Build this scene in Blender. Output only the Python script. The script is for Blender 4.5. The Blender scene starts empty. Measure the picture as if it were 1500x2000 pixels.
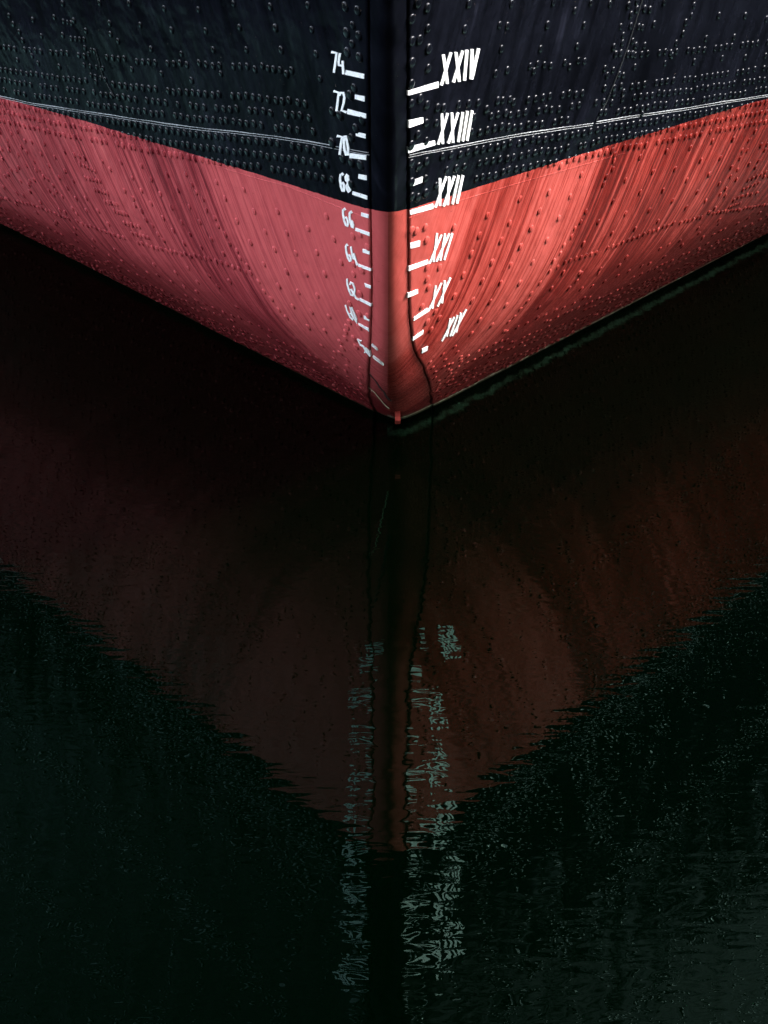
import bpy, bmesh, math, random
import numpy as np
from mathutils import Vector, Matrix
R = math.radians
random.seed(7); rng = np.random.default_rng(7)
scn = bpy.context.scene
col = scn.collection

# ------------------------------------------------------------------ camera, sky, sun
CAM_H, CAM_P = 3.7, 20.0
cam_d = bpy.data.cameras.new('camera'); cam = bpy.data.objects.new('camera', cam_d); col.objects.link(cam)
cam.location = (0, 0, CAM_H); cam.rotation_euler = (R(90 - CAM_P), 0, 0)
cam_d.sensor_fit = 'VERTICAL'; cam_d.sensor_height = 36; cam_d.lens = 36 * 1.95
cam_d.clip_start = 0.05; cam_d.clip_end = 5000
scn.camera = cam
SUN_EL, SUN_AZ = R(38), R(80)          # azimuth measured from +y towards +x
w = bpy.data.worlds.new('World'); scn.world = w; w.use_nodes = True
nt = w.node_tree; bg = nt.nodes['Background']; sky = nt.nodes.new('ShaderNodeTexSky')
sky.sky_type = 'NISHITA'; sky.sun_disc = False; sky.sun_elevation = SUN_EL; sky.sun_rotation = SUN_AZ
sky.air_density = 1.0; sky.dust_density = 2.0
hs = nt.nodes.new('ShaderNodeHueSaturation'); hs.inputs['Saturation'].default_value = .45
nt.links.new(sky.outputs[0], hs.inputs['Color']); nt.links.new(hs.outputs[0], bg.inputs[0]); bg.inputs[1].default_value = 0.15
sd = bpy.data.lights.new('sun', 'SUN'); sd.energy = 0.46; sd.angle = R(6.0); sd.color = (1, .95, .88)
so = bpy.data.objects.new('sun', sd); col.objects.link(so)
sv = Vector((math.sin(SUN_AZ) * math.cos(SUN_EL), math.cos(SUN_AZ) * math.cos(SUN_EL), math.sin(SUN_EL)))
so.rotation_euler = sv.to_track_quat('Z', 'Y').to_euler(); so.location = sv * 50
scn.view_settings.view_transform = 'Standard'; scn.view_settings.look = 'None'
scn.view_settings.exposure = 3.7; scn.view_settings.gamma = 1
scn.render.engine = 'CYCLES'
scn.render.resolution_x = 768; scn.render.resolution_y = 1024

# ------------------------------------------------------------------ helpers
def link(me, name, mats, parent=None, smooth=True):
    o = bpy.data.objects.new(name, me); col.objects.link(o)
    for m in (mats if isinstance(mats, (list, tuple)) else [mats]): me.materials.append(m)
    if smooth: me.polygons.foreach_set('use_smooth', [True] * len(me.polygons))
    if parent: o.parent = parent
    return o
def obj(name, vs, fs, mats, parent=None, smooth=True):
    me = bpy.data.meshes.new(name); me.from_pydata([tuple(map(float, v)) for v in vs], [], fs); me.update()
    return link(me, name, mats, parent, smooth)
def tag(o, label=None, cat=None, group=None, kind=None):
    if label: o['label'] = label
    if cat: o['category'] = cat
    if group: o['group'] = group
    if kind: o['kind'] = kind
    return o
class NT:
    """small node-graph helper"""
    def __init__(s, name):
        s.m = bpy.data.materials.new(name); s.m.use_nodes = True; s.t = s.m.node_tree
        s.b = s.t.nodes['Principled BSDF']
    def n(s, typ, **kw):
        x = s.t.nodes.new('ShaderNode' + typ)
        for k, v in kw.items():
            if k.startswith('i_'): x.inputs[k[2:].replace('_', ' ')].default_value = v
            else: setattr(x, k, v)
        return x
    def l(s, a, b): s.t.links.new(a, b)
    def coords(s):
        tc = s.n('TexCoord'); g = s.n('SeparateXYZ'); s.l(tc.outputs['Object'], g.inputs[0]); return tc.outputs['Object'], g
    def math(s, op, a, b=None, c=None, clamp=False):
        x = s.n('Math', operation=op); x.use_clamp = clamp
        for i, v in enumerate((a, b, c)):
            if v is None: continue
            if isinstance(v, (int, float)): x.inputs[i].default_value = v
            else: s.l(v, x.inputs[i])
        return x.outputs[0]
    def noise(s, vec, scale, detail=4, rough=.55, sc=(1, 1, 1), dist=0.0):
        mp = s.n('Mapping'); mp.inputs['Scale'].default_value = sc; s.l(vec, mp.inputs[0])
        x = s.n('TexNoise'); x.inputs['Scale'].default_value = scale; x.inputs['Detail'].default_value = detail
        x.inputs['Roughness'].default_value = rough; x.inputs['Distortion'].default_value = dist
        s.l(mp.outputs[0], x.inputs['Vector']); return x.outputs['Fac']
    def ramp(s, fac, pts, interp='LINEAR'):
        x = s.n('ValToRGB'); x.color_ramp.interpolation = interp
        e = x.color_ramp.elements
        while len(e) < len(pts): e.new(.5)
        for q, (p, c) in zip(e, pts):
            q.position = p; q.color = (c, c, c, 1) if isinstance(c, (int, float)) else (*c, 1)
        if isinstance(fac, (int, float)): x.inputs[0].default_value = fac
        else: s.l(fac, x.inputs[0])
        return x.outputs[0]
    def mix(s, f, a, b):
        x = s.n('MixRGB')
        for i, v in enumerate((f, a, b)):
            if isinstance(v, (int, float)): x.inputs[i].default_value = v if i == 0 else (v, v, v, 1)
            elif isinstance(v, tuple): x.inputs[i].default_value = (*v, 1)
            else: s.l(v, x.inputs[i])
        return x.outputs[0]
    def bump(s, h, strength, dist, nrm=None):
        x = s.n('Bump'); x.inputs['Strength'].default_value = strength; x.inputs['Distance'].default_value = dist
        s.l(h, x.inputs['Height'])
        if nrm is not None: s.l(nrm, x.inputs['Normal'])
        return x.outputs[0]

# ------------------------------------------------------------------ hull form (x across, y towards the stern, z above the water)
XC = .02; PAINT_Z = 1.76; ZTOP = 7.6
_ZS = np.array([-.6, -.3, 0, .2, .4, .6, .84, 1.04, 1.24, 1.44, 1.64, 1.84, 2.04, 2.24, 2.44, 3, 4, 6, 9])
_YS = np.array([13.35, 12.6, 11.84, 11.36, 10.9, 10.5, 10.17, 9.98, 9.84, 9.73, 9.63, 9.53, 9.44, 9.35, 9.27, 9.06, 8.7, 8.1, 7.4])
_zf = np.linspace(-1.2, 9, 2041); _yf = np.interp(_zf, _ZS, _YS); _yf[_zf < -.6] = 13.35 + (-.6 - _zf[_zf < -.6]) * 2.5
_k = np.exp(-.5 * (np.arange(-40, 41) * .005 / .07) ** 2); _k /= _k.sum()
_ys = np.convolve(np.pad(_yf, 40, mode='reflect', reflect_type='odd'), _k, mode='valid')
def stem(z): return np.interp(z, _zf, _ys)
def xc(z):
    q = np.clip(1 - np.asarray(z, float) / .84, 0, 1.4); return XC + .075 * q ** 1.3
def half(y, z):
    t = np.maximum(y - stem(z), 0); a = .10
    b = .615 * (1 - .05 * np.clip(1 - z / .8, 0, 1)) * np.sqrt((t + a) ** 2 - a * a) + .006 * np.clip(z, 0, 1.76) * np.minimum(t, 6) ** 2
    return np.where(b > 3.9, 3.9 + 1.9 * np.tanh((b - 3.9) / 1.9), b)
def yat(b, z):
    """y where the half breadth reaches b (near the stem only)"""
    lo = stem(z); hi = lo + 2.0
    for _ in range(40):
        mid = (lo + hi) / 2; big = half(mid, z) > b
        hi = np.where(big, mid, hi); lo = np.where(big, lo, mid)
    return hi
def P(side, y, z, d=0.0):
    """points on the shell pushed out by d, and their normals"""
    y = np.asarray(y, float); z = np.asarray(z, float); e = 2e-3
    b = half(y, z); by = (half(y + e, z) - half(y - e, z)) / (2 * e); bz = (half(y, z + e) - half(y, z - e)) / (2 * e)
    n = np.stack([side * np.ones_like(b), -by, -bz], -1); n /= np.linalg.norm(n, axis=-1, keepdims=True)
    p = np.stack([xc(z) + side * b, y, z], -1)
    return p + n * np.asarray(d)[..., None] if np.ndim(d) else p + n * d, n
cp, sp = math.cos(R(CAM_P)), math.sin(R(CAM_P))
def survey(pts):
    """survey points of the photograph (1500x2000 px) measured onto the hull: returns side, y, z arrays"""
    pts = np.asarray(pts, float); u = (pts[:, 0] - 750) / 3900; v = (1000 - pts[:, 1]) / 3900
    r = np.stack([u, cp + v * sp, -sp + v * cp], -1)
    def F(s):
        q = r * s[:, None] + np.array([0, 0, CAM_H]); st = stem(q[:, 2])
        k = np.abs(q[:, 0] - xc(q[:, 2])); return np.where(q[:, 1] < st, .01 + k + (st - q[:, 1]), k - half(q[:, 1], q[:, 2]))
    lo = np.full(len(pts), 7.0); hi = lo.copy(); done = np.zeros(len(pts), bool)
    for s in np.arange(7, 26, .04):
        S = np.full(len(pts), s); neg = F(S) < 0; new = neg & ~done
        hi[new] = s; lo[~done & ~neg] = s; done |= neg
    for _ in range(30):
        m = (lo + hi) / 2; neg = F(m) < 0; hi = np.where(neg, m, hi); lo = np.where(neg, lo, m)
    q = r * hi[:, None] + np.array([0, 0, CAM_H])
    return np.where(q[:, 0] > xc(q[:, 2]), 1, -1), q[:, 1], q[:, 2]

# ------------------------------------------------------------------ materials
def hull_paint(name, gloss=.012):
    """ship paint: black above the painted line, red below it, wet growth at the waterline"""
    g = NT(name); v, s = g.coords(); X, Y, Z = s.outputs
    right = g.math('GREATER_THAN', X, XC)
    # --- red
    yn = g.math('DIVIDE', g.math('SUBTRACT', Y, 9.4), 6.0)
    wob = g.noise(v, 1.0, 3, .5, (.3, 4, .5))
    yw = g.math('ADD', yn, g.math('MULTIPLY', g.math('SUBTRACT', wob, .5), .10))
    bandR = g.ramp(yw, [(0, .04), (.14, .12), (.17, .62), (.20, .25), (.235, .58), (.27, .16), (.33, .22), (.352, 1.0), (.40, .95), (.435, .62), (.50, 1.0), (.58, .75), (.66, 1.0), (1, 1.0)])
    bandL = g.ramp(yw, [(0, .05), (.20, .18), (.27, .22), (.285, .55), (.36, .72), (.40, .5), (.50, .45), (.60, .6), (1, .7)])
    band = g.mix(right, bandL, bandR)
    fine = g.noise(v, 1.0, 6, .75, (.15, 34, .9))
    fine2 = g.noise(v, 1.0, 6, .8, (.2, 130, 1.3))
    st = g.math('ADD', g.math('MULTIPLY', g.math('SUBTRACT', fine, .5), 3.4), g.math('MULTIPLY', g.math('SUBTRACT', fine2, .5), 3.6))
    amp = g.math('MULTIPLY', g.ramp(g.math('DIVIDE', g.math('SUBTRACT', Y, 9.9), 2.0), [(0, .12), (.25, .6), (.5, 1.0), (1, 1.0)]), g.mix(right, .6, 1.0))
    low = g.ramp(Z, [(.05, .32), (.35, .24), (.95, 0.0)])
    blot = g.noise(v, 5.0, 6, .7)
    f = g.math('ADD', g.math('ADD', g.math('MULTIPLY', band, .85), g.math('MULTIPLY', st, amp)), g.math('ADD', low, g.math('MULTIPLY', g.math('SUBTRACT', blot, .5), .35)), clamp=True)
    red = g.ramp(f, [(0, (.345, .060, .050)), (.35, (.25, .028, .021)), (.7, (.115, .0050, .0032)), (1, (.060, .0018, .0012))])
    redL = g.ramp(f, [(0, (.52, .088, .090)), (.35, (.37, .052, .060)), (.7, (.15, .012, .018)), (1, (.075, .005, .009))])  # left red made lighter, painting in skylight that side lacks
    red = g.mix(right, redL, red)
    # rough fouling near the water
    spk = g.noise(v, 48.0, 6, .85)
    lowz = g.math('SUBTRACT', g.ramp(Z, [(.0, 1.0), (.55, .75), (1.0, 0.0)]), 0.0)
    spd = g.math('MULTIPLY', g.ramp(spk, [(.40, 0.0), (.54, .95)]), lowz)
    red = g.mix(g.math('MULTIPLY', spd, .85), red, (.11, .006, .008))
    spl = g.math('MULTIPLY', g.ramp(g.noise(v, 110.0, 3, .6), [(.56, 0.0), (.64, .7)]), lowz)
    red = g.mix(spl, red, (.50, .12, .11))
    scar = g.ramp(g.noise(v, 1.0, 4, .7, (26, 9, 90)), [(.66, 0.0), (.70, 1.0)])
    red = g.mix(g.math('MULTIPLY', scar, .55), red, (.10, .006, .006))
    pale = g.ramp(g.noise(v, 30.0, 6, .8, (1, 1.5, .6)), [(.66, 0.0), (.72, .55)])
    red = g.mix(pale, red, (.50, .16, .15))
    # --- black
    bn = g.noise(v, 1.0, 5, .7, (.3, 14, 1.1)); bn2 = g.noise(v, 3.0, 6, .7)
    bf = g.math('ADD', g.math('MULTIPLY', bn, .6), g.math('MULTIPLY', bn2, .4))
    blk = g.ramp(bf, [(.40, (.0014, .0016, .0026)), (.58, (.0040, .0045, .0075)), (.70, (.012, .013, .021))])
    chip = g.ramp(g.noise(v, 75.0, 4, .75), [(.70, 0.0), (.72, 1.0)])
    blk = g.mix(g.math('MULTIPLY', chip, .6), blk, (.30, .22, .18))
    edge = g.math('ADD', PAINT_Z, g.math('MULTIPLY', g.math('SUBTRACT', g.noise(v, 6.0, 4, .6), .5), .016))
    isblack = g.math('GREATER_THAN', Z, edge)
    c = g.mix(isblack, red, blk)
    # --- waterline: olive black growth with a thin crust
    wn = g.math('MULTIPLY', g.math('SUBTRACT', g.noise(v, 9.0, 6, .75), .5), .07)
    zt = g.math('ADD', Z, wn)
    grow = g.ramp(zt, [(.030, 1.0), (.044, 0.0)])
    gc = g.ramp(g.noise(v, 45.0, 5, .8), [(.40, (.006, .007, .004)), (.58, (.03, .028, .012)), (.72, (.22, .16, .10))])
    c = g.mix(grow, c, gc)
    crust = g.math('MULTIPLY', g.ramp(zt, [(.034, 0.0), (.044, 1.0), (.054, 1.0), (.068, 0.0)]), g.math('MULTIPLY', g.ramp(Y, [(.0, 0.0), (1, 1.0)]), right))
    crust = g.math('MULTIPLY', crust, g.ramp(g.noise(v, 12.0, 4, .7), [(.35, .2), (.55, .9)]))
    c = g.mix(crust, c, (.42, .40, .30))
    g.l(c, g.b.inputs['Base Color'])
    ro = g.mix(isblack, g.math('ADD', .42, g.math('MULTIPLY', g.math('SUBTRACT', fine, .5), .5)), g.math('ADD', .04, g.math('MULTIPLY', bn2, .2)))
    g.l(ro, g.b.inputs['Roughness']); g.l(g.mix(isblack, .05, gloss), g.b.inputs['Specular IOR Level'])
    b1 = g.bump(g.noise(v, 26.0, 6, .65), .25, .004)
    b2 = g.bump(g.noise(v, 3.0, 3, .5), .8, .03, b1)
    b3 = g.bump(g.math('MULTIPLY', g.noise(v, 1.0, 5, .7, (.3, 60, 1.5)), g.math('SUBTRACT', 1.0, isblack)), .35, .003, b2)
    rough = g.math('MULTIPLY', g.noise(v, 55.0, 6, .75), lowz)
    b4 = g.bump(rough, .9, .011, b3)
    g.l(b4, g.b.inputs['Normal'])
    return g.m
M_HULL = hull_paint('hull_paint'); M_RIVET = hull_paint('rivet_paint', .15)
def simple(name, colr, rough, metal=0, nscale=30, bumpd=.002, var=.25):
    g = NT(name); v, s = g.coords(); n = g.noise(v, nscale, 5, .65)
    lo = tuple(c * (1 - var) for c in colr); hi = tuple(min(1, c * (1 + var)) for c in colr)
    g.l(g.ramp(n, [(.3, lo), (.7, hi)]), g.b.inputs['Base Color']); g.b.inputs['Roughness'].default_value = rough
    g.b.inputs['Metallic'].default_value = metal; g.l(g.bump(n, .5, bumpd), g.b.inputs['Normal']); return g.m
def white_paint():
    g = NT('white_mark_paint'); v, s = g.coords()
    n = g.noise(v, 40.0, 5, .7); ch = g.ramp(g.noise(v, 95.0, 4, .75), [(.62, 0.0), (.66, .85)])
    c = g.ramp(n, [(.3, (.72, .72, .72)), (.55, (.92, .92, .92))])
    g.l(g.mix(ch, c, (.16, .13, .12)), g.b.inputs['Base Color']); g.b.inputs['Roughness'].default_value = .4
    g.l(g.bump(n, .5, .002), g.b.inputs['Normal']); return g.m
M_WHITE = white_paint()
M_BEAD = simple('scraped_seam_edge', (.24, .24, .25), .35, nscale=60, var=.5)  # pale colour paints in the sky highlight along the plate edge
M_CAULK = simple('dark_caulking', (.03, .008, .008), .8); M_GAP = simple('black_caulking', (.002, .002, .002), .6)
M_BRACKET = simple('bracket_red', (.16, .016, .012), .5)
M_ROPE = simple('pale_line', (.75, .66, .48), .6)
M_DECK = simple('deck_planking', (.20, .15, .10), .7)
M_STONE = simple('quay_stone', (.05, .047, .044), .85, nscale=3, bumpd=.02)

# ------------------------------------------------------------------ water
def water_mat():
    g = NT('harbour_water'); v, s = g.coords()
    a = g.noise(v, 12.0, 1, .5, (.62, 1.35, 1), .4); b = g.noise(v, 4.0, 1, .5, (.8, 1.3, 1)); c = g.noise(v, 1.1, 2, .5)
    h = g.math('ADD', g.math('ADD', g.math('MULTIPLY', a, .0010), g.math('MULTIPLY', b, .0011)), g.math('MULTIPLY', c, .003))
    nb = g.bump(h, 1.0, 1.0)
    df = g.n('BsdfDiffuse'); df.inputs['Color'].default_value = (.00001, .0004, .0001, 1)
    gl = g.n('BsdfGlossy'); gl.inputs['Color'].default_value = (.40, .70, .60, 1); gl.inputs['Roughness'].default_value = 0
    g.l(nb, gl.inputs['Normal']); fr = g.n('Fresnel'); fr.inputs['IOR'].default_value = 1.255; g.l(nb, fr.inputs['Normal'])
    mx = g.n('MixShader'); g.l(fr.outputs[0], mx.inputs[0]); g.l(df.outputs[0], mx.inputs[1]); g.l(gl.outputs[0], mx.inputs[2])
    g.l(mx.outputs[0], g.t.nodes['Material Output'].inputs[0]); return g.m
M_WATER = water_mat()
S = 900
water = obj('water', [(-S, -S, 0), (S, -S, 0), (S, S, 0), (-S, S, 0)], [(0, 1, 2, 3)], M_WATER, smooth=False)
tag(water, kind='structure')

# ------------------------------------------------------------------ the ship
ship = bpy.data.objects.new('ship', None); col.objects.link(ship); ship.location = (0, 0, 0)
tag(ship, 'riveted steel ship bow, glossy black above and weathered red below, with white draft marks', 'ship')

# edge between stem bar and shell plating (half breadth as a function of height)
eR = survey([(795, 20), (795, 300), (796, 560), (798, 620), (806, 680), (825, 715), (838, 750), (842, 788)])
eL = survey([(722, 20), (724, 300), (728, 560), (727, 620), (724, 690), (722, 735), (722, 775)])
def edge(side, z):
    e = eR if side > 0 else eL
    b = half(e[1], e[2]); o = np.argsort(e[2])
    zz, bb = e[2][o], b[o]
    base = np.interp(z, zz, bb)
    return base + .004 * np.sin(z * 37) * np.exp(-np.maximum(z - .3, 0) * 3) + .003 * np.sin(z * 91 + 1) * np.exp(-np.maximum(z - .3, 0) * 3)

def zrows(z0, z1):
    a = np.arange(z0, min(z1, 3.0), .02)
    if z1 > 3.0: a = np.concatenate([a, np.arange(3.0, z1, .1)])
    a = np.append(a[a < z1 - .005], z1); return a
TT = np.concatenate([np.linspace(0, .5, 26) ** 1.0, np.linspace(.56, 4, 56), np.linspace(4.3, 12, 26), np.linspace(13, 34, 22)])
def plating(name, side, z0, z1, label):
    Z = zrows(z0, z1); E = edge(side, Z) + .003; ye = yat(E, Z)
    cols = len(TT) + 1; vs = []
    for j in range(cols):
        if j == 0: p, _ = P(side, ye, Z, -.012)
        else: p, _ = P(side, ye + TT[j - 1], Z, .006)
        vs.append(p)
    V = np.stack(vs, 1).reshape(-1, 3); fs = []
    for i in range(len(Z) - 1):
        for j in range(cols - 1):
            a, b, c, d = i * cols + j, i * cols + j + 1, (i + 1) * cols + j + 1, (i + 1) * cols + j
            fs.append((a, b, c, d) if side > 0 else (d, c, b, a))
    o = obj(name, V, fs, M_HULL, ship); tag(o, label)
    sh = [f[0] % cols == 0 or min(f) % cols == 0 for f in fs]
    o.data.polygons.foreach_set('use_smooth', [not q for q in sh]); return o
plating('topside_plating', 1, PAINT_Z, ZTOP, 'black riveted plating on the side with Roman numerals')
plating('topside_plating', -1, PAINT_Z, ZTOP, 'black riveted plating on the side with Arabic numerals')
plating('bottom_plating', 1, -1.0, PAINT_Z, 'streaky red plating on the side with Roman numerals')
plating('bottom_plating', -1, -1.0, PAINT_Z, 'red plating, lightened to stand in for skylight, on the side with Arabic numerals')

def stem_bar():
    Z = zrows(-1.0, ZTOP); nb = 22; rows = []
    ER, EL = edge(1, Z), edge(-1, Z)
    def sec(side, E):
        out = []
        for k in range(1, nb + 1):
            q = (k / nb) ** 1.5; y = yat(E * q, Z); p, _ = P(side, y, Z, .0); out.append(p)
        y = yat(E + .03, Z); p, _ = P(side, y, Z, -.016); p2, _ = P(side, yat(E, Z), Z, -.012)
        return out + [p2, p]
    Lr, Rr = sec(-1, EL), sec(1, ER)
    nose = np.stack([xc(Z), stem(Z), Z], -1)
    cols_ = Lr[::-1] + [nose] + Rr; n = len(cols_)
    V = np.stack(cols_, 1).reshape(-1, 3); fs = []
    for i in range(len(Z) - 1):
        for j in range(n - 1):
            fs.append((i * n + j, i * n + j + 1, (i + 1) * n + j + 1, (i + 1) * n + j))
    o = obj('stem_bar', V, fs, M_HULL, ship); tag(o, 'rounded stem post, black above and red below the paint line')
    sh = []
    for f in fs:
        j = f[0] % n; sh.append(not (j < 2 or j >= n - 3))
    o.data.polygons.foreach_set('use_smooth', sh); return o
stem_bar()

# deck, gunwale and stern closing the hull (above the picture, seen in other views)
def deck():
    Z = 6.9; Y = np.linspace(float(stem(Z)) + .05, 41, 80); b = half(Y, Z) - .02
    vs = [(XC - q, y, Z) for q, y in zip(b, Y)] + [(XC + q, y, Z) for q, y in zip(b, Y)]; n = len(Y)
    obj('deck', vs, [(i, n + i, n + i + 1, i + 1) for i in range(n - 1)], M_DECK, ship, False)
    vs = []; fs = []
    for s in (-1, 1):
        y = np.concatenate([[float(stem(ZTOP))], float(stem(ZTOP)) + TT[1:]]); k = len(vs)
        for dy, dz in ((-.05, 0), (.10, 0), (.10, .09), (-.05, .09)):
            pass
        for q in y:
            for d, dz in ((.06, 0), (.06, .09), (-.10, .09), (-.10, 0)):
                p, _ = P(s, q, ZTOP, 0); x = XC + s * max(abs(p[0] - XC) + d, 0.0); vs.append((x, q - (.06 if d > 0 and q == y[0] else 0), ZTOP + dz))
        m = len(y)
        for i in range(m - 1):
            for j in range(4):
                a, b2 = k + i * 4 + j, k + i * 4 + (j + 1) % 4
                fs.append((a, b2, b2 + 4, a + 4))
    obj('gunwale', vs, fs, M_HULL, ship, False)
    zz = np.linspace(-1, ZTOP, 30); y = 43.6; b = half(np.full(30, y), zz)
    vs = [(XC - q, y, z) for q, z in zip(b, zz)] + [(XC + q, y, z) for q, z in zip(b, zz)]
    obj('transom', vs, [(i, i + 1, 30 + i + 1, 30 + i) for i in range(29)], M_HULL, ship, False)
deck()

# ---- beads: thin rounded ridges along plate edges
def bead(name, side, y, z, r, mat, label=None, out=.006, squash=.6, close=True):
    y = np.asarray(y, float); z = np.asarray(z, float)
    p, n = P(side, y, z, out); t = np.gradient(p, axis=0); t /= np.linalg.norm(t, axis=1, keepdims=True)
    s = np.cross(t, n); m = 6; vs = []; rr = np.broadcast_to(r, (len(y),))
    for i in range(len(y)):
        for k in range(m):
            a = 2 * math.pi * k / m; vs.append(p[i] + s[i] * math.cos(a) * rr[i] + n[i] * math.sin(a) * rr[i] * squash)
    fs = [(i * m + k, i * m + (k + 1) % m, (i + 1) * m + (k + 1) % m, (i + 1) * m + k) for i in range(len(y) - 1) for k in range(m)]
    fs += [tuple(range(m))[::-1], tuple((len(y) - 1) * m + k for k in range(m))]
    o = obj(name, vs, fs, mat, ship); 
    if label: tag(o, label)
    return o
def px_line(pts, n=60):
    s, y, z = survey(pts); t = np.linspace(0, len(pts) - 1, n)
    return s[0], np.interp(t, range(len(pts)), y), np.interp(t, range(len(pts)), z)
def tail(s, y, z, y1):     # carry a seam on towards the stern
    k = (z[-1] - z[-8]) / (y[-1] - y[-8]); k = max(min(k, .0), -.06)
    ya = np.linspace(y[-1] + .15, y1, 40); return s, np.append(y, ya), np.append(z, z[-1] + k * (ya - y[-1]) * np.exp(-(ya - y[-1]) / 8))
def jit(z, a): return z + np.convolve(rng.normal(0, a, len(z) + 4), np.ones(5) / 5, mode='valid')
seams = [
    ([(797, 302), (830, 295), (900, 282), (1000, 263), (1100, 248), (1157, 240)], None),
    ([(1163, 237), (1250, 223), (1330, 212), (1400, 200), (1500, 184)], 40),
    ([(722, 297), (660, 286), (600, 274), (530, 264), (450, 255), (380, 248), (320, 240), (250, 229), (180, 218), (120, 209), (60, 200), (2, 187)], 40)]
SEAMD = {}
for _sd, _parts in ((1, seams[:2]), (-1, seams[2:])):
    _y = []; _z = []
    for pts, y1 in _parts:
        _s, a_, b_ = px_line(pts, 50)
        if y1: _s, a_, b_ = tail(_s, a_, b_, y1)
        _y += list(a_); _z += list(b_)
    SEAMD[_sd] = (np.array(_y), np.array(_z) - (.0 if _sd > 0 else -.01))
def SEAM(side, y): return np.interp(y, *SEAMD[side])
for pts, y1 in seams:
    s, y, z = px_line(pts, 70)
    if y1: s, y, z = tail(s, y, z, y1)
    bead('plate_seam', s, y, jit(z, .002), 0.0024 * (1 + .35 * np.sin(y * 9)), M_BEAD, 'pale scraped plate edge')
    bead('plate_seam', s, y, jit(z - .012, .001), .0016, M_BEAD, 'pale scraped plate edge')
for pts in ([(1256, -60), (1250, 0), (1222, 90), (1200, 150), (1180, 200), (1160, 237)], [(190, 95), (205, 150), (228, 190)]):
    s, y, z = px_line(pts, 50); bead('butt_joint', s, y, jit(z, .001) , .006, M_HULL)
    bead('butt_joint', s, y + .014, z, .004, M_GAP)
for pts, y1 in (([(796, 425), (850, 405), (1000, 360), (1100, 332), (1220, 298)], None), ([(722, 428), (700, 418), (560, 362), (500, 347), (400, 316), (333, 300)], None)):
    s, y, z = px_line(pts, 60); bead('hull_weld', s, y, z, .0028, M_HULL, out=.006)
# lower lap edges with a dense rivet row
lowR = px_line([(1088, 520), (1100, 512), (1150, 497), (1200, 478), (1300, 441), (1400, 415), (1500, 398)], 80)
lowL = px_line([(495, 538), (470, 525), (410, 505), (300, 482), (240, 462), (150, 432), (60, 398), (0, 385)], 80)

# ------------------------------------------------------------------ rivets
RIV = []      # (side, y, z, radius, bottom)
def add(side, y, z, r=.019):
    r *= 1.13
    if z > -.05 and half(np.float64(y), np.float64(z)) > edge(side, z) + .5 * r: RIV.append((side, float(y), float(z), r))
def add_px(l, x0, y0, s, r=.021):
    sd_, y, z = survey([(x0 + X / s, y0 + Y / s) for X, Y in l])
    for a, b, c in zip(sd_, y, z): add(a, b, c, r * random.uniform(.9, 1.1))
# traced near the stem: left
add_px([(530, 38), (603, 60), (538, 190), (610, 205), (543, 305), (613, 333), (583, 515), (560, 555), (630, 705), (593, 750), (568, 805), (515, 930), (568, 950), (620, 965), (565, 1080), (455, 650), (500, 675), (455, 835)], 500, 0, 3, .024)
add_px([(92, 38), (312, 30), (122, 162), (335, 172), (155, 292), (360, 315), (385, 460), (45, 385), (80, 400), (112, 405), (150, 408), (188, 432), (572, 255), (575, 145)], 500, 0, 3, .019)
add_px([(970, 50), (1170, 55), (1375, 20), (830, 145), (1013, 175), (1213, 180), (1412, 160), (893, 285), (1258, 290), (1452, 290), (440, 120), (650, 135), (1070, 315), (655, 200), (700, 240), (765, 20), (590, 15), (955, 430), (1130, 470), (1302, 430), (780, 405), (200, 115), (250, 210), (120, 185), (60, 90), (140, 235), (375, 205), (510, 180), (375, 20), (325, 100), (85, 140), (195, 325), (230, 370), (110, 350), (355, 390)], 0, 0, 3, .018)
# right, black
add_px([(938, 15), (995, 45), (905, 110), (998, 165), (950, 232), (905, 240), (1002, 285), (905, 365), (1000, 400), (903, 490), (953, 575), (903, 605), (993, 615), (988, 720), (940, 785), (990, 825), (903, 850), (903, 955), (945, 975), (990, 945), (903, 1065), (985, 1045), (905, 1150), (940, 1155), (985, 1130)], 500, 0, 3, .023)
add_px([(1055, 630), (1090, 630), (1180, 610), (1238, 605), (1293, 600), (1343, 640), (1408, 590), (1438, 587), (1480, 580), (1270, 685), (1370, 680), (1410, 670), (1455, 660), (1048, 720), (1255, 770), (1303, 775), (1347, 760), (1390, 750), (1430, 740), (1472, 742), (1083, 915), (1135, 905), (1187, 905), (1233, 890), (1280, 880), (1322, 875), (1362, 865), (1405, 860), (1442, 850), (1480, 835), (1110, 995), (1165, 985), (1212, 975), (1300, 955), (1340, 945), (1380, 940), (1420, 930), (1047, 1085), (1283, 1045), (1318, 1035), (1357, 1030), (1395, 1025), (1475, 990), (1240, 20), (1215, 170), (1465, 150), (1430, 285), (1395, 430), (1465, 410), (1490, 20)], 500, 0, 3, .021)
add_px([(235, 10), (200, 145), (160, 285), (120, 415), (455, 15), (415, 145), (373, 270), (330, 390), (1205, 90), (1060, 30), (1045, 90), (1010, 130), (995, 195), (955, 250), (930, 325), (890, 370), (885, 10), (1360, 90), (1485, 110), (1060, 360), (1225, 340), (1360, 335), (1480, 325), (1130, 225), (1295, 215), (825, 140), (770, 265), (712, 390),
        (690, 85), (725, 55), (770, 50), (800, 55), (675, 30), (725, 5), (630, 155), (688, 150), (735, 155), (758, 160), (645, 205), (640, 250), (700, 240), (718, 265), (588, 275), (600, 315), (630, 310), (672, 315), (697, 315), (537, 400), (585, 410), (550, 440), (622, 435), (645, 440), (535, 515), (590, 545), (645, 540), (578, 600), (540, 655), (485, 600), (755, 665)], 1000, 0, 3, .020)
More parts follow.
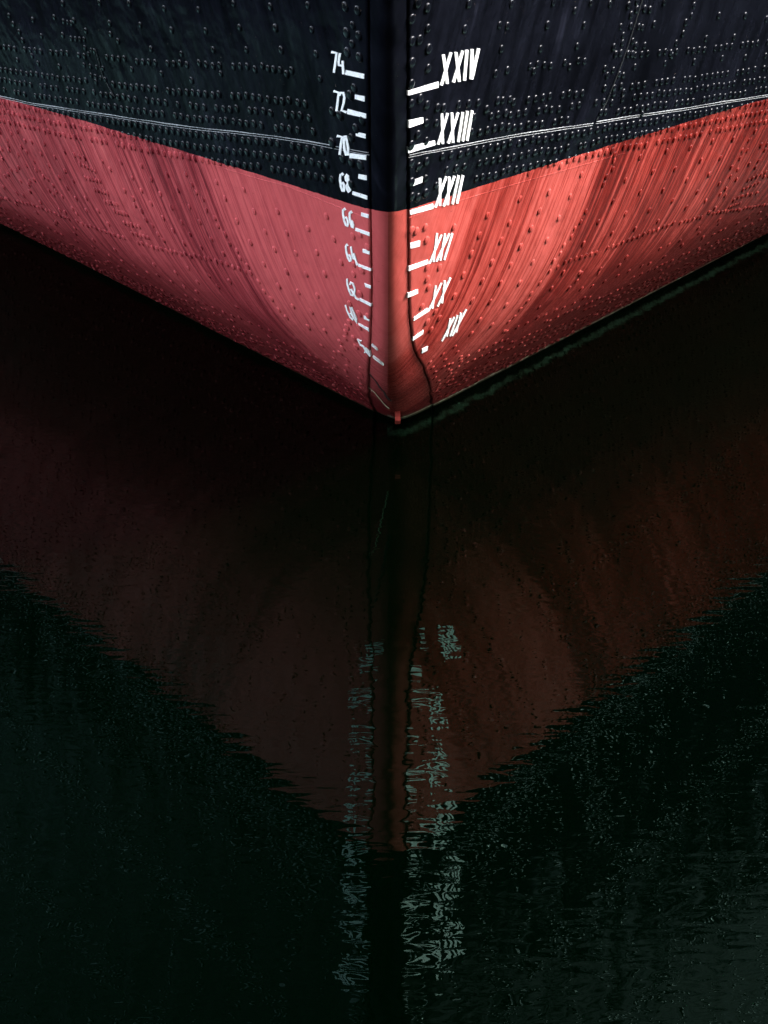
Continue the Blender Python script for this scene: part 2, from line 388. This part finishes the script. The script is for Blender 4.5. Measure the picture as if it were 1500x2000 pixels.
# red, both sides
add_px([(190, 170), (200, 270), (205, 480), (205, 570), (215, 635), (165, 780), (205, 900), (235, 960), (85, 190), (120, 200), (410, 170), (300, 480), (70, 400), (60, 560), (75, 620), (75, 750), (70, 820), (75, 885), (85, 940)], 780, 400, 3.947, .020)
add_px([(670, 80), (608, 235), (548, 375), (485, 540), (415, 700), (300, 870), (270, 820), (840, 140), (775, 275), (705, 440), (630, 585), (555, 735), (1070, 45), (1005, 180), (925, 320), (850, 460), (770, 600), (690, 745), (610, 885), (545, 990), (1220, 100), (1130, 270), (1020, 440), (920, 600), (815, 770), (705, 925), (1300, 640), (1390, 530), (1165, 640), (1410, 300), (1255, 520)], 780, 400, 3.947, .020)
add_px([(1430, 50), (1390, 130), (1345, 180), (1320, 245), (1260, 310), (1235, 370), (1180, 430), (1150, 510), (1075, 600), (1010, 680), (980, 740), (925, 800), (880, 860), (835, 900), (800, 970), (760, 1010)], 780, 400, 3.947, .017)
add_px([(590, 940), (585, 990), (545, 1035), (530, 1080), (515, 1105), (595, 905), (650, 860), (745, 920), (820, 1005), (900, 885), (660, 1055), (745, 1125), (1100, 940), (1170, 825), (1020, 1055), (880, 1115), (1290, 815), (950, 990), (1215, 925), (1150, 1020), (1080, 1125), (1040, 865), (1420, 770), (1455, 850), (1345, 880), (1385, 960), (1280, 980), (1310, 1050), (1210, 1075), (400, 1020), (280, 970), (95, 1010), (210, 1125), (335, 1150), (40, 1165)], 1000, 0, 3, .019)
add_px([(500, 250), (580, 315), (660, 200), (745, 75), (585, 130), (800, 180), (870, 65), (935, 125), (1075, 75), (1015, 165), (850, 245), (940, 255), (1155, 195), (1210, 25), (1130, 125), (1245, 95), (715, 290), (915, 380), (990, 380), (800, 490), (870, 500), (390, 545), (285, 540), (320, 635), (225, 640), (400, 640), (510, 525), (665, 455)], 1000, 350, 3, .018)
add_px([(20, 40), (90, 105), (115, 170), (175, 235), (210, 310), (270, 370), (295, 430), (355, 495), (380, 550), (445, 620), (490, 700), (550, 760), (610, 850), (670, 910)], 400, 400, 4.1667, .018)
add_px([(1155, 75), (1130, 30), (1095, 1020)], 0, 350, 3, .018)
add_px([(60, 275), (160, 395), (210, 620), (270, 130), (380, 305), (490, 480), (610, 655), (725, 820), (850, 990), (410, 50), (500, 215), (575, 360), (675, 540), (770, 705), (875, 865), (600, 50), (675, 225), (750, 390), (835, 560), (925, 735), (1020, 905), (850, 190), (920, 385), (985, 560), (1000, 90), (1060, 275), (1120, 465), (1215, 250), (1220, 480), (1220, 560), (1275, 240), (1335, 340), (1290, 530), (1350, 590), (1350, 690), (1275, 720), (1335, 900), (1265, 880), (1190, 800), (1185, 950), (1165, 990), (1155, 1030), (1150, 1080), (1240, 1150), (1220, 1080), (1110, 1110), (1130, 1160), (1110, 1200), (1265, 990), (40, 570), (115, 660), (960, 1140), (985, 1020)], 400, 400, 4.1667, .0185)
add_px([(605, 945), (650, 990), (715, 950), (780, 1040), (835, 970), (890, 1050), (945, 1135), (985, 1020), (1050, 1115), (1095, 1020), (1130, 1055), (1275, 1065), (1435, 1110), (1155, 1125), (1195, 1165), (1325, 1160), (735, 1115), (835, 1115), (385, 890), (385, 1000), (435, 1060), (45, 820), (70, 780), (190, 830), (265, 840), (130, 860), (160, 890), (245, 900), (205, 945), (325, 920), (235, 990), (290, 970), (285, 1050), (160, 970), (20, 930), (70, 995), (125, 1060), (180, 1060), (315, 1085), (400, 1100), (335, 1120), (350, 1035), (15, 875), (110, 905), (180, 1120), (370, 1150), (450, 1160), (510, 1160), (100, 1000)], 0, 0, 3, .0165)
add_px([(735, 65), (785, 110), (835, 185), (795, 150), (860, 235), (900, 270), (930, 320), (965, 355), (835, 65), (890, 140), (960, 225), (1020, 300), (1085, 375), (940, 75), (1010, 165), (1070, 250), (1120, 320), (1185, 400), (1050, 65), (1115, 160), (1175, 250), (1245, 345), (1310, 430), (1240, 565), (1285, 625), (1350, 600), (1110, 520), (1035, 545), (205, 0), (330, 65), (385, 120), (430, 170), (455, 200), (180, 75), (125, 15), (400, 55), (515, 110), (580, 185), (510, 180), (640, 260)], 0, 350, 3, .017)
# clusters of the left butt strap
for X, Y, X1, Y1 in ((440, 905, 500, 925), (475, 960, 560, 1000), (505, 1040, 590, 1060), (560, 1110, 635, 1130)):
    add_px([(X + (X1 - X) * k / 4, Y + (Y1 - Y) * k / 4) for k in range(5)], 0, 0, 3, .017)
for X, Y, X1, Y1 in ((620, 130, 690, 145), (675, 185, 750, 205), (735, 255, 820, 275), (780, 315, 875, 340), (510, 5, 590, 20)):
    add_px([(X + (X1 - X) * k / 4, Y + (Y1 - Y) * k / 4) for k in range(5)], 0, 350, 3, .017)
for X, Y, X1, Y1 in ((505, 280, 560, 300), (515, 310, 550, 325), (500, 380, 610, 400), (540, 440, 625, 465), (380, 125, 450, 140), (425, 225, 500, 230)):
    add_px([(X + (X1 - X) * k / 3, Y + (Y1 - Y) * k / 3) for k in range(4)], 0, 0, 3, .016)
for X, Y, X1, Y1 in ((1350, 60, 1440, 20), (1320, 105, 1370, 90), (1270, 160, 1330, 140), (1380, 5, 1480, -40)):
    add_px([(X + (X1 - X) * k / 4, Y + (Y1 - Y) * k / 4) for k in range(5)], 1000, 350, 3, .016)
def near_traced(side, y, z, d):
    return any(a == side and abs(b - y) < d and abs(c - z) < d * .8 for a, b, c, _ in TR)
TR = list(RIV)
# lap rows along the seam (slots of .066 m, frames every .33 m)
for side in (-1, 1):
    y0 = 9.86 if side < 0 else 10.2
    for off, skip in ((.18, .02), (.11, .02), (.04, .02), (-.05, .0), (-.12, .0), (-.19, .02)):
        k = int(round((y0 - 10.0) / .066)); yy = 10.0 + .066 * k + (abs(off) * 313 % .066)
        gapph = random.randrange(5)
        while yy < 26:
            slot = k % 5
            miss = (slot == gapph and random.random() < (.5 if off > 0 else .12)) or random.random() < skip
            if 10.97 < yy < 11.2 and side > 0 and off > 0: miss = True
            z = SEAM(side, yy) + off + random.gauss(0, .003)
            if not miss and not near_traced(side, yy, z, .035): add(side, yy + random.gauss(0, .004), z, .0205 if yy < 12 else .0185)
            yy += .066; k += 1
    # upper groups of four
    yy = 9.95 if side < 0 else 10.36
    while yy < 26:
        for k in range(4 if yy < 13 else 5):
            y = yy + k * .066; z = SEAM(side, y) + (.335 if side < 0 else .353)
            if not (side > 0 and 10.95 < y < 11.25) and not near_traced(side, y, z, .03): add(side, y, z + random.gauss(0, .003), .019)
        yy += .33
    # frame columns above, and further aft
    for n in range(0, 60):
        yy = 9.98 + .335 * n
        z = 2.60 if yy < 13 else 2.33
        while z < 5.5:
            if not near_traced(side, yy, z, .07) and random.random() < .96: add(side, yy + random.gauss(0, .006), z, .0185)
            z += .115
        if yy > 13.1:
            z = 1.0
            while z < 1.6:
                add(side, yy, z, .017); z += .12
    for z in np.arange(.62, 1.58, .13):          # sparse columns outside the traced part
        for n in range(14, 60):
            add(side, 9.6 + .27 * n + random.gauss(0, .01), z + random.gauss(0, .008), .017)
    for off in (.95, 1.02, 1.9, 1.97, 2.9, 2.96):
        y = 9.9
        while y < 22:
            if random.random() < .9: add(side, y, SEAM(side, y) + off, .019)
            y += .066
for s, y, z in (lowR, lowL):                     # dense chain rows
    s, y, z = tail(s, y, z, 24); d = np.cumsum(np.r_[0, np.hypot(np.diff(y), np.diff(z))])
    for q in np.arange(0, d[-1], .062):
        if random.random() < .95: add(s, np.interp(q, d, y), np.interp(q, d, z) + random.gauss(0, .003), .0165)
for side in (-1, 1):                             # rows towards the waterline
    for z0, pitch, ya in ((.86, .26, 11.9), (.76, .16, 11.6), (.66, .11, 11.1), (.58, .085, 10.9), (.50, .08, 10.95), (.43, .078, 11.05), (.36, .078, 11.2), (.29, .08, 11.4), (.22, .085, 11.6), (.15, .09, 11.8), (.10, .10, 12.0)):
        y = ya
        while y < 20:
            z = z0 + .03 * math.sin(y * 1.3) + random.gauss(0, .005)
            if math.sin(y * 4.1 + z0 * 33) > -.72 and not near_traced(side, y, z, .03): add(side, y + random.gauss(0, .006), z, .0165)
            y += pitch
    # collar of rivets behind the stem foot
    for k in range(3):
        for z in np.arange(.16, .74, .062):
            b = float(edge(side, z)) + .035 + .055 * k + (z * 7 % .02); y = float(yat(b, z)); add(side, y, z + .02 * k, .015)
# drop overlaps
cell = {}; keep = []
for r_ in RIV:
    kx = (r_[0], round(r_[1] / .03), round(r_[2] / .03))
    hit_ = False
    for dy in (-1, 0, 1):
        for dz in (-1, 0, 1):
            for o in cell.get((kx[0], kx[1] + dy, kx[2] + dz), ()):
                if math.hypot(o[1] - r_[1], o[2] - r_[2]) < .034: hit_ = True
    if not hit_: cell.setdefault(kx, []).append(r_); keep.append(r_)
RIV = keep
prof = [(1.0, -.05), (.95, .16), (.80, .27), (.48, .325)]; NS = 10
def dome(side, y, z, r):
    p, n = P(side, np.float64(y), np.float64(z), .006); n = Vector(n); t = n.cross(Vector((0, 0, 1))).normalized(); u = n.cross(t)
    p = Vector(p); vs = []; ph = random.random(); hs = random.uniform(.85, 1.15)
    for rr, h in prof:
        for k in range(NS):
            a = 2 * math.pi * (k + ph) / NS; vs.append(p + (t * math.cos(a) + u * math.sin(a)) * r * rr + n * h * r * hs)
    vs.append(p + n * .335 * r * hs); fs = []
    for i in range(len(prof) - 1):
        for k in range(NS):
            fs.append((i * NS + k, i * NS + (k + 1) % NS, (i + 1) * NS + (k + 1) % NS, (i + 1) * NS + k))
    c = len(vs) - 1; i = (len(prof) - 1) * NS
    for k in range(NS): fs.append((i + k, i + (k + 1) % NS, c))
    if Vector(np.cross(vs[1] - vs[0], vs[NS] - vs[0])).dot(n) < 0 and False: pass
    return vs, fs
def fixn(o):
    bm = bmesh.new(); bm.from_mesh(o.data); bmesh.ops.recalc_face_normals(bm, faces=bm.faces); bm.to_mesh(o.data); bm.free()
def app(r_):    # apparent size from the quay
    q, n = P(r_[0], np.float64(r_[1]), np.float64(r_[2])); d = q - np.array([0, 0, CAM_H])
    v = d[1] * cp - d[2] * sp; px = 750 + 3900 * d[0] / v; py = 1000 - 3900 * (d[1] * sp + d[2] * cp) / v
    return r_[3] ** 2 / np.linalg.norm(d) ** 2 * abs(n @ d) / np.linalg.norm(d) if (0 < px < 1500 and 0 < py) else 0
RIV.sort(key=app, reverse=True)
for r_ in RIV[:100]:
    v_, f_ = dome(*r_); obj('rivet', v_, f_, M_RIVET, ship)
V, F = [], []
for r_ in RIV[100:]:
    v_, f_ = dome(*r_); k = len(V); V += v_; F += [tuple(i + k for i in f) for f in f_]
tag(obj('rivet', V, F, M_RIVET, ship), 'rows of smaller painted rivet heads', kind='stuff')
print('rivets', len(RIV))

# ------------------------------------------------------------------ draft marks: raised white numerals and bars
CR = dict(A=(620, 60, 4.412), B=(620, 250, 4.412), C=(620, 440, 4.412), D=(640, 600, 4.412))
def cv(c, l): x0, y0, s = CR[c]; return [(x0 + X / s, y0 + Y / s) for X, Y in l]
def slab(bm, quad, lift):
    """quad of four survey points -> raised plate following the shell"""
    n1, n2 = 5, 3; pts = []
    q = [np.array(p) for p in quad]
    for i in range(n1 + 1):
        for j in range(n2 + 1):
            a, b = i / n1, j / n2; pts.append((q[0] * (1 - a) + q[1] * a) * (1 - b) + (q[3] * (1 - a) + q[2] * a) * b)
    s, y, z = survey(pts); top, _ = P(s, y, z, lift) if False else PP(s, y, z, lift)
    bot, _ = PP(s, y, z, -.004); N = len(pts)
    v = [bm.verts.new(tuple(p)) for p in top] + [bm.verts.new(tuple(p)) for p in bot]
    W = n2 + 1
    for i in range(n1):
        for j in range(n2):
            f = (i * W + j, (i + 1) * W + j, (i + 1) * W + j + 1, i * W + j + 1)
            bm.faces.new([v[k] for k in f])
    ring = [i * W for i in range(n1 + 1)] + [n1 * W + j for j in range(1, W)] + [i * W + W - 1 for i in range(n1 - 1, -1, -1)] + [j for j in range(W - 2, 0, -1)]
    for a, b in zip(ring, ring[1:] + ring[:1]): bm.faces.new([v[b], v[a], v[a + N], v[b + N]])
def PP(s, y, z, d):
    p, n = P(1, y, z, 0); n[:, 0] *= s; p[:, 0] = xc(z) + (p[:, 0] - xc(z)) * s; return p + n * d, n
def polyline(bm, pts, wx, closed=False, lift=.013):
    """a brush stroke: quads along the line with rounded joints"""
    pts = [np.array(p, float) for p in pts]
    if closed: pts = pts + [pts[0]]
    n = len(pts); L, Rr = [], []
    for i in range(n):
        if closed: a, b = pts[(i - 1) % (n - 1)], pts[(i + 1) % (n - 1)] if i < n - 1 else pts[1]
        else: a, b = pts[max(i - 1, 0)], pts[min(i + 1, n - 1)]
        t = b - a; t /= np.linalg.norm(t) + 1e-9; nn = np.array([-t[1], t[0]]); w_ = wx * (.5 if wx > 0 else .5)
        L.append(pts[i] + nn * w_); Rr.append(pts[i] - nn * w_)
    for i in range(n - 1): 
        slab(bm, [L[i], L[i + 1], Rr[i + 1], Rr[i]], lift + .0002 * (i % 2))
def finish(bm, name, label):
    bmesh.ops.recalc_face_normals(bm, faces=bm.faces); me = bpy.data.meshes.new(name); bm.to_mesh(me); bm.free()
    o = link(me, name, M_WHITE, ship, False); tag(o, label)
def bars(c, quads, label):
    for q in quads:
        bm = bmesh.new(); slab(bm, cv(c, q), .0095); finish(bm, 'draft_bar', label)
def roman(c, strokes, label, w=6.6):
    bm = bmesh.new()
    for k, st in enumerate(strokes):
        polyline(bm, st if c is None else cv(c, st), w * .86, lift=.009 + .0005 * k)
    finish(bm, 'draft_numeral', label)
def digit(c, shapes, label, w=4.3):
    bm = bmesh.new()
    for k, (st, cl) in enumerate(shapes): polyline(bm, cv(c, st), w, cl, .009 + .0005 * k)
    finish(bm, 'draft_numeral', label)
LB = 'white draft bar'
# right-hand bars (feet) and half-foot bars
bars('A', [[(768, 515), (1030, 435), (1030, 485), (768, 553)], [(775, 768), (898, 742), (900, 790), (775, 832)]], LB)
bars('B', [[(770, 160), (1000, 103), (1002, 142), (772, 212)], [(790, 455), (895, 415), (890, 463), (793, 500)], [(785, 707), (985, 648), (985, 690), (788, 742)]], LB)
bars('C', [[(790, 147), (873, 128), (870, 175), (790, 195)], [(778, 348), (940, 292), (942, 325), (775, 388)], [(770, 578), (855, 545), (855, 582), (765, 617)], [(822, 788), (940, 706), (945, 737), (818, 817)]], LB)
bars('D', [[(727, 255), (815, 190), (812, 222), (722, 283)], [(805, 352), (855, 328), (848, 365), (800, 390)]], LB)
a4 = lambda x, y: (620 + x / 4.412, 60 + y / 4.412); b4 = lambda x, y: (620 + x / 4.412, 250 + y / 4.412)
roman('A', [[(1072, 203), (1108, 452)], [(1138, 183), (1054, 466)], [(1180, 182), (1210, 435)], [(1238, 168), (1158, 440)], [(1273, 162), (1252, 425)], [(1318, 155), (1308, 412)], [(1373, 148), (1314, 412)]], 'white Roman numeral XXIV', 6.4)
roman(None, [[a4(1060, 710), b4(1068, 132)], [a4(1110, 705), b4(1028, 136)], [a4(1145, 702), b4(1155, 122)], [a4(1198, 700), b4(1114, 128)], [a4(1238, 697), b4(1199, 115)], [a4(1278, 688), b4(1237, 108)], [a4(1318, 683), b4(1274, 103)]], 'white Roman numeral XXIII', 5.4)
roman('B', [[(1045, 428), (1044, 665)], [(1098, 412), (1004, 678)], [(1124, 415), (1110, 658)], [(1168, 408), (1074, 668)], [(1203, 403), (1150, 650)], [(1240, 402), (1188, 643)]], 'white Roman numeral XXII', 5.2)
roman('C', [[(1020, 62), (988, 310)], [(1058, 76), (954, 322)], [(1087, 68), (1047, 297)], [(1124, 66), (1012, 305)], [(1150, 62), (1080, 292)]], 'white Roman numeral XXI', 3.9)
roman('C', [[(1010, 514), (980, 712)], [(1058, 490), (946, 732)], [(1086, 472), (1062, 665)], [(1134, 444), (1024, 692)]], 'white Roman numeral XX', 3.6)
roman('D', [[(1048, 90), (1018, 245)], [(1080, 78), (975, 285)], [(1108, 62), (1045, 242)], [(1138, 42), (1098, 208)], [(1183, 10), (1062, 238)]], 'white Roman numeral XIX, lowest of its column', 3.5)
# left-hand bars (decimetres)
bars('A', [[(258, 336), (415, 370), (415, 410), (252, 374)], [(338, 545), (421, 563), (419, 607), (336, 583)], [(272, 670), (432, 712), (432, 750), (268, 712)], [(346, 868), (428, 886), (427, 925), (344, 900)]], LB)
bars('B', [[(290, 213), (432, 232), (432, 270), (288, 252)], [(368, 392), (436, 406), (436, 445), (364, 430)], [(315, 540), (440, 580), (440, 612), (312, 568)], [(390, 722), (452, 742), (452, 772), (388, 752)], [(340, 854), (460, 897), (460, 925), (337, 880)]], LB)
bars('C', [[(402, 198), (460, 215), (460, 247), (403, 228)], [(360, 325), (472, 368), (472, 390), (364, 350)], [(415, 492), (470, 515), (470, 540), (427, 524)], [(374, 620), (472, 668), (472, 692), (374, 643)], [(410, 773), (455, 790), (458, 818), (412, 800)], [(362, 835), (450, 880), (455, 907), (367, 853)]], LB)
bars('D', [[(386, 310), (430, 350), (437, 366), (392, 328)], [(396, 412), (480, 478), (485, 493), (402, 432)]], LB)
SEVEN = lambda a, b, c, d: ([a, b, c, d], False)
digit('A', [SEVEN((132, 180), (178, 190), (168, 262), (154, 358)), ([(207, 190), (196, 262), (196, 292), (240, 300)], False), ([(230, 255), (238, 370)], False)], 'white number 74')
digit('A', [SEVEN((150, 517), (196, 530), (188, 600), (176, 690)), ([(205, 556), (214, 530), (235, 530), (247, 568), (238, 622), (220, 682), (262, 698)], False)], 'white number 72')
digit('B', [SEVEN((180, 64), (224, 74), (214, 135), (203, 226)), ([(246, 66), (240, 112), (246, 180), (260, 228), (275, 228), (278, 170), (266, 104), (256, 66)], True)], 'white number 70')
SIX = [(234, 402), (224, 388), (210, 398), (207, 445), (215, 500), (228, 537), (239, 540), (243, 515), (239, 482), (229, 466), (218, 478)]
digit('B', [(SIX, False), ([(262, 398), (256, 415), (260, 445), (270, 460), (278, 445), (275, 412)], True), ([(271, 468), (264, 490), (269, 525), (282, 546), (292, 535), (289, 498)], True)], 'white number 68')
S66 = [(252, 704), (242, 688), (231, 700), (232, 740), (243, 795), (257, 832), (270, 842), (276, 818), (269, 782), (257, 763), (245, 772)]
digit('B', [(S66, False), ([(308, 730), (299, 712), (289, 722), (289, 762), (297, 808), (308, 846), (317, 856), (320, 832), (314, 806), (305, 794), (297, 803)], False)], 'white number 66', 3.6)
digit('C', [([(272, 174), (263, 158), (255, 175), (261, 226), (275, 278), (290, 306), (300, 302), (297, 270), (286, 250), (273, 254)], False), ([(299, 178), (312, 250), (320, 280), (345, 288)], False), ([(324, 236), (356, 338)], False)], 'white number 64', 3.3)
digit('C', [([(266, 455), (268, 500), (283, 556), (301, 594), (318, 602), (319, 578), (304, 546), (290, 552)], False), ([(290, 508), (297, 486), (317, 498), (333, 540), (328, 588), (342, 620), (366, 636)], False)], 'white number 62', 3.1)
digit('C', [([(251, 680), (264, 728), (292, 785), (316, 812), (317, 786), (298, 752), (284, 757)], False), ([(290, 690), (302, 738), (328, 796), (352, 836), (347, 800), (322, 738), (302, 692)], True)], 'white number 60', 2.5)
digit('D', [([(300, 285), (268, 268), (292, 318), (318, 332), (336, 368), (325, 385)], False), ([(335, 342), (346, 378), (376, 414), (366, 380)], True)], 'white number 58, lowest of its column', 2.8)

# ------------------------------------------------------------------ small fittings at the foot of the stem
def box(bm, lo, hi, M=Matrix()):
    r = bmesh.ops.create_cube(bm, size=1); c = [(a + b) / 2 for a, b in zip(lo, hi)]; d = [b - a for a, b in zip(lo, hi)]
    for v in r['verts']: v.co = M @ Vector((c[0] + v.co.x * d[0], c[1] + v.co.y * d[1], c[2] + v.co.z * d[2]))
    return r['verts']
zb = .20; yb = float(stem(zb))
bm = bmesh.new(); T = Matrix.Translation((float(xc(zb)) + .01, yb - .02, zb)) @ Matrix.Rotation(R(-58), 4, 'X')
box(bm, (-.018, -.012, -.075), (.015, .02, .05), T); box(bm, (-.026, -.02, .05), (-.008, .05, .085), T); box(bm, (.006, -.02, .05), (.024, .05, .08), T)
bmesh.ops.bevel(bm, geom=bm.edges[:], offset=.003, segments=2, affect='EDGES')
me = bpy.data.meshes.new('bracket'); bm.to_mesh(me); bm.free(); tag(link(me, 'bracket', M_BRACKET, ship, False), 'small red lug at the foot of the stem')
s, y, z = px_line([(719, 755), (732, 765), (744, 780), (760, 797)], 30); bead('scrape', s, y, z, .0035, M_ROPE, 'pale line at the foot of the stem', out=.003)
s, y, z = px_line([(722, 730), (735, 745), (750, 765), (764, 783)], 30); bead('plate_edge', s, y, z, .010 , M_CAULK, 'dark plate edge at the foot of the stem', out=-.002)

# ------------------------------------------------------------------ added, unseen quays and buildings that block skylight
bm = bmesh.new()
box(bm, (-60, -60, -1), (60, .4, 2.0)); box(bm, (-60, .0, 2.0), (60, .45, 2.12))
me = bpy.data.meshes.new('added_quay_wall'); bm.to_mesh(me); bm.free()
tag(link(me, 'added_quay_wall', M_STONE, None, False), 'long grey stone quay added out of view facing the bow', 'quay')
def add_blocker(x0, x1, y0, y1, h, z0, face, label):
    """unseen brick building added to block skylight; face = (axis, value) of the windowed side towards the water"""
    root = bpy.data.objects.new('sky_blocker', None); col.objects.link(root); tag(root, label, 'sky_blocker')
    bm = bmesh.new(); box(bm, (x0, y0, z0), (x1, y1, z0 + h)); me = bpy.data.meshes.new('wall'); bm.to_mesh(me); bm.free(); link(me, 'wall', M_BRICK, root, False)
    bm = bmesh.new(); box(bm, (x0 - .5, y0 - .5, z0 + h), (x1 + .5, y1 + .5, z0 + h + .5)); me = bpy.data.meshes.new('roof'); bm.to_mesh(me); bm.free(); link(me, 'roof', M_SLATE, root, False)
    ax, val, sg = face; a0, a1 = (x0, x1) if ax == 1 else (y0, y1); n = int((a1 - a0) / 5); k = 0
    fl = z0 + 1.2
    while fl + 2.4 < z0 + h:
        for i in range(n):
            c = a0 + (i + .5) * (a1 - a0) / n; bm = bmesh.new()
            if ax == 1: box(bm, (c - .7, min(val, val + sg * .04), fl), (c + .7, max(val, val + sg * .04), fl + 1.9))
            else: box(bm, (min(val, val + sg * .04), c - .7, fl), (max(val, val + sg * .04), c + .7, fl + 1.9))
            me = bpy.data.meshes.new('window'); bm.to_mesh(me); bm.free(); link(me, 'window', M_PANE, root, False)
        fl += 3.6
M_BRICK = simple('dark_brick', (.028, .018, .014), .9, nscale=4); M_SLATE = simple('slate', (.02, .02, .022), .7, nscale=3)
M_PANE = simple('window_glass', (.01, .012, .014), .08, nscale=1, var=.1)
add_blocker(-20, 34, -26, -5, 40, 2.0, (1, -5, 1), 'tall dark brick building added behind the viewpoint to block skylight')  # added out of view so the front of the stem stays dark
for sg, x in ((-1, -36), (1, 34)):  # side quays and buildings added to keep bright sky out of reflections
    bm = bmesh.new(); a, b = sorted((x, x + sg * 60)); box(bm, (a, .46, -1), (b, 120, 1.9)); me = bpy.data.meshes.new('added_quay_wall'); bm.to_mesh(me); bm.free()
    tag(link(me, 'added_quay_wall', M_STONE, None, False), 'unseen stone quay added along the %s side of the basin' % ('port' if sg > 0 else 'starboard'), 'quay')
    a, b = sorted((x + sg * 3, x + sg * 18)); add_blocker(a, b, -2, 90, 9 if sg < 0 else 15, 1.9, (0, x + sg * 3, -sg), 'unseen brick building added to block low sky along the %s side of the ship' % ('port' if sg > 0 else 'starboard'))

for o in scn.objects:
    if o.type == 'MESH' and o.parent == ship and o.name.startswith(('rivet', 'plate_seam', 'butt', 'hull_weld', 'scrape', 'plate_edge', 'stem', 'topside', 'bottom')): fixn(o) if o.name.startswith(('rivet', 'plate_seam', 'butt', 'hull_weld', 'scrape', 'plate_edge')) else None
